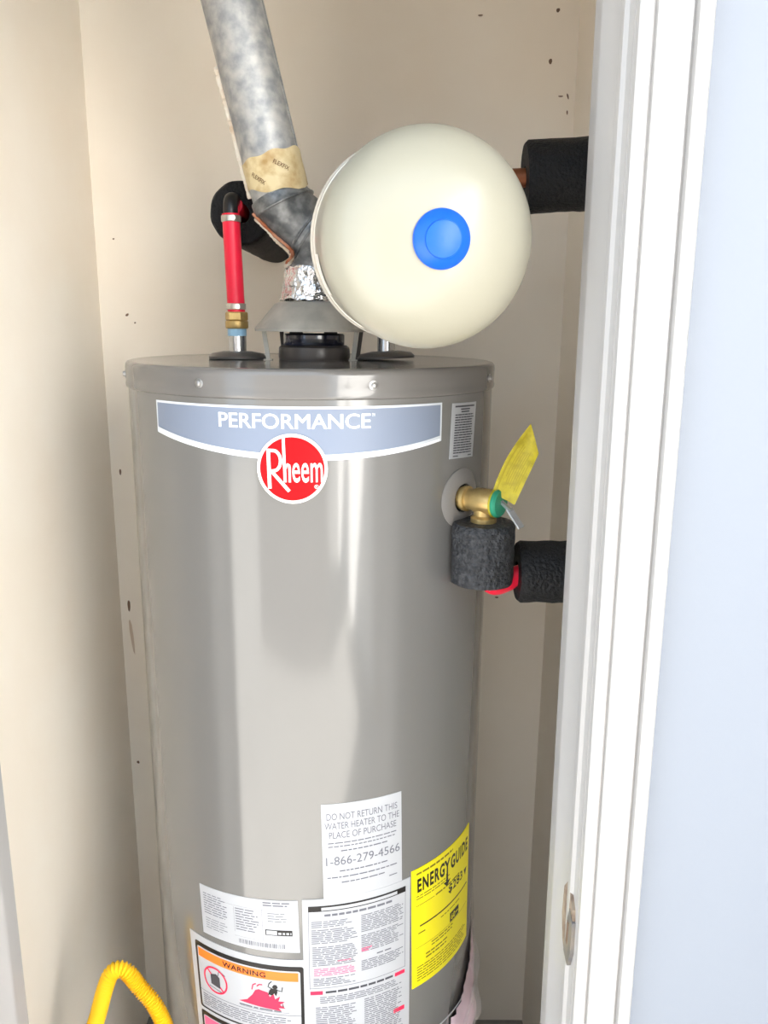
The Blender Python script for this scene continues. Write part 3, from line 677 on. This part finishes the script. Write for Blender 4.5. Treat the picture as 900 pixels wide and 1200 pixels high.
# yellow tag, hung on the valve
def tagmesh():
    P = [Vector((0.2370, -0.192, 1.3475)), Vector((0.2810, -0.192, 1.4340))]     # left edge, bottom and top
    Q = [Vector((0.2645, -0.200, 1.3340)), Vector((0.2900, -0.205, 1.3990))]     # right edge
    V, F = [], []; n, m_ = 16, 10
    nrm = (P[1]-P[0]).cross(Q[0]-P[0]).normalized()
    for lay in (0, 1):
        for i in range(n+1):
            for j in range(m_+1):
                s, t = i/n, j/m_
                a = lerp(P[0], P[1], s); b = lerp(Q[0], Q[1], s); p = lerp(a, b, t)
                p = p + nrm*(0.006*math.sin(PI*t)*(0.4+0.6*s) + 0.0015*noise.noise(p*90)) + Vector((-0.005, 0, 0.002))*math.sin(PI*s)*(1-t)
                V.append(tuple(p + nrm*0.0007*lay))
    w = m_+1; N = (n+1)*w
    for i in range(n):
        for j in range(m_):
            q = (i*w+j, i*w+j+1, (i+1)*w+j+1, (i+1)*w+j); F += [q, tuple(N+k for k in reversed(q))]
    for i in range(n): F += [(i*w, (i+1)*w, N+(i+1)*w, N+i*w), (i*w+m_, N+i*w+m_, N+(i+1)*w+m_, (i+1)*w+m_)]
    return V, F
tagroot = thing('warning_tag', (0.245, -0.195, 1.338), 'curled yellow plastic tag hanging on the brass relief valve', 'tag')
mk('tag_sheet', tagmesh(), 'tag_yellow', tagroot)
def tagline(t0, t1, s0, s1):
    v, f = tag_v; w = 11; N = 17*11
    def P(s, t):
        i, j = min(int(s*16), 15), min(int(t*10), 9); a, b = s*16-i, t*10-j
        q = [Vector(v[N+i*w+j]), Vector(v[N+i*w+j+1]), Vector(v[N+(i+1)*w+j]), Vector(v[N+(i+1)*w+j+1])]
        return lerp(lerp(q[0], q[1], b), lerp(q[2], q[3], b), a)
    n = 10; V = []
    for k in range(n+1):
        s_ = s0+(s1-s0)*k/n
        for t in (t0, t1): V += [tuple(P(s_, t)+tag_n*0.0004), tuple(P(s_, t)-tag_n*0.0012)]
    F = []
    for k in range(n): a = 4*k; F += [(a, a+2, a+6, a+4), (a+1, a+5, a+7, a+3)]
    return V, F
tag_v = tagmesh(); tag_n = (Vector((0.044, 0, 0.0865))).cross(Vector((0.0275, -0.008, -0.0135))).normalized()
mk('tag_print', join(tagline(.10, .16, .05, .9), *[tagline(t, t+.025, random.uniform(.12, .3), random.uniform(.6, .85)) for t in (.26, .34, .42, .50, .58, .66, .74, .82)]), 'tag_ink', tagroot)
mk('tag_loop', torus(pv+dv*0.0515, dv, 0.0172, 0.0016, 32, 6), 'tag_yellow', tagroot)
# discharge pipe
dis = thing('discharge_pipe', tuple(pc+Vector((0, 0, -0.125))), 'red discharge pipe in grey-black foam below the brass relief valve', 'discharge pipe')
hz = 1.2345; hy = pc.y+0.022
elb = [tuple(pc+Vector((0, 0, -.022))), tuple(pc+Vector((0, 0, -.07))), (pc.x, pc.y, hz+0.018), (pc.x+.004, pc.y+.002, hz+0.003), (pc.x+.016, pc.y+.006, hz-.014), (pc.x+.034, hy-.008, hz-.013), (pc.x+.06, hy, hz-.002), (0.36, hy, hz), (XR, hy, hz)]
mk('red_tube', tube(catmull(elb, 8), 0.0125, 20), 'pex_red', dis)
mk('foam_sleeve', foam_tube(tuple(pc+Vector((0, 0, -0.0265))), tuple(pc+Vector((0, 0, -0.105))), 0.0405), 'foam_grey', dis, label='upright sleeve of rough black foam')
mk('foam_sleeve', foam_tube((0.279, hy, hz), (XR, hy, hz), 0.0405), 'foam', dis, label='level sleeve of black foam')
mk('crimp_ring', lathe([(0.0132, 0), (0.0137, .001), (0.0137, .008), (0.0132, .009)], (pc.x+.010, pc.y+.004, hz-.0085), (1, .3, -.3), 24), 'steel_band', dis)

# ------------------------------------------------------------------ yellow gas connector
gas = thing('gas_connector', (-0.25, -0.2, 0.33), 'yellow corrugated gas hose looping beside the grey water heater', 'gas hose')
gp = catmull([(XL+.02, -0.215, 0.20), (-0.375, -0.205, 0.33), (-0.340, -0.195, 0.47), (-0.315, -0.185, 0.545), (-0.300, -0.178, 0.598), (-0.2895, -0.172, 0.6185), (-0.272, -0.171, 0.619), (-0.252, -0.174, 0.594), (-0.226, -0.182, 0.564), (-0.205, -0.195, 0.515), (-0.190, -0.225, 0.44), (-0.155, -0.290, 0.37), (-0.118, -0.315, 0.325), (-0.103, -0.283, 0.312)], 40)
# resample evenly so that the corrugations are regular
Ls = [0.0]
for a, b in zip(gp, gp[1:]): Ls.append(Ls[-1]+(b-a).length)
def at(l):
    for i in range(len(Ls)-1):
        if Ls[i+1] >= l: return lerp(gp[i], gp[i+1], (l-Ls[i])/max(1e-9, Ls[i+1]-Ls[i]))
    return gp[-1]
pitch = 0.0042; nst = int(Ls[-1]/pitch*6)
hose = [at(Ls[-1]*i/nst) for i in range(nst+1)]
mk('corrugated_hose', tube(hose, 0.0115, 20, rf=lambda i: 0.0106+0.0018*math.cos(2*PI*i/6)), 'gas_yellow', gas)
mk('flare_nut', hexnut(tuple(gp[0]+Vector((-0.02, -0.001, -0.012))), gp[3]-gp[0], 0.016, 0.03), 'brass', gas)
mk('flare_nut', hexnut((-0.103, -0.283, 0.312), (0.342, 0.94, 0), 0.014, 0.0445-0.0017), 'brass', gas)
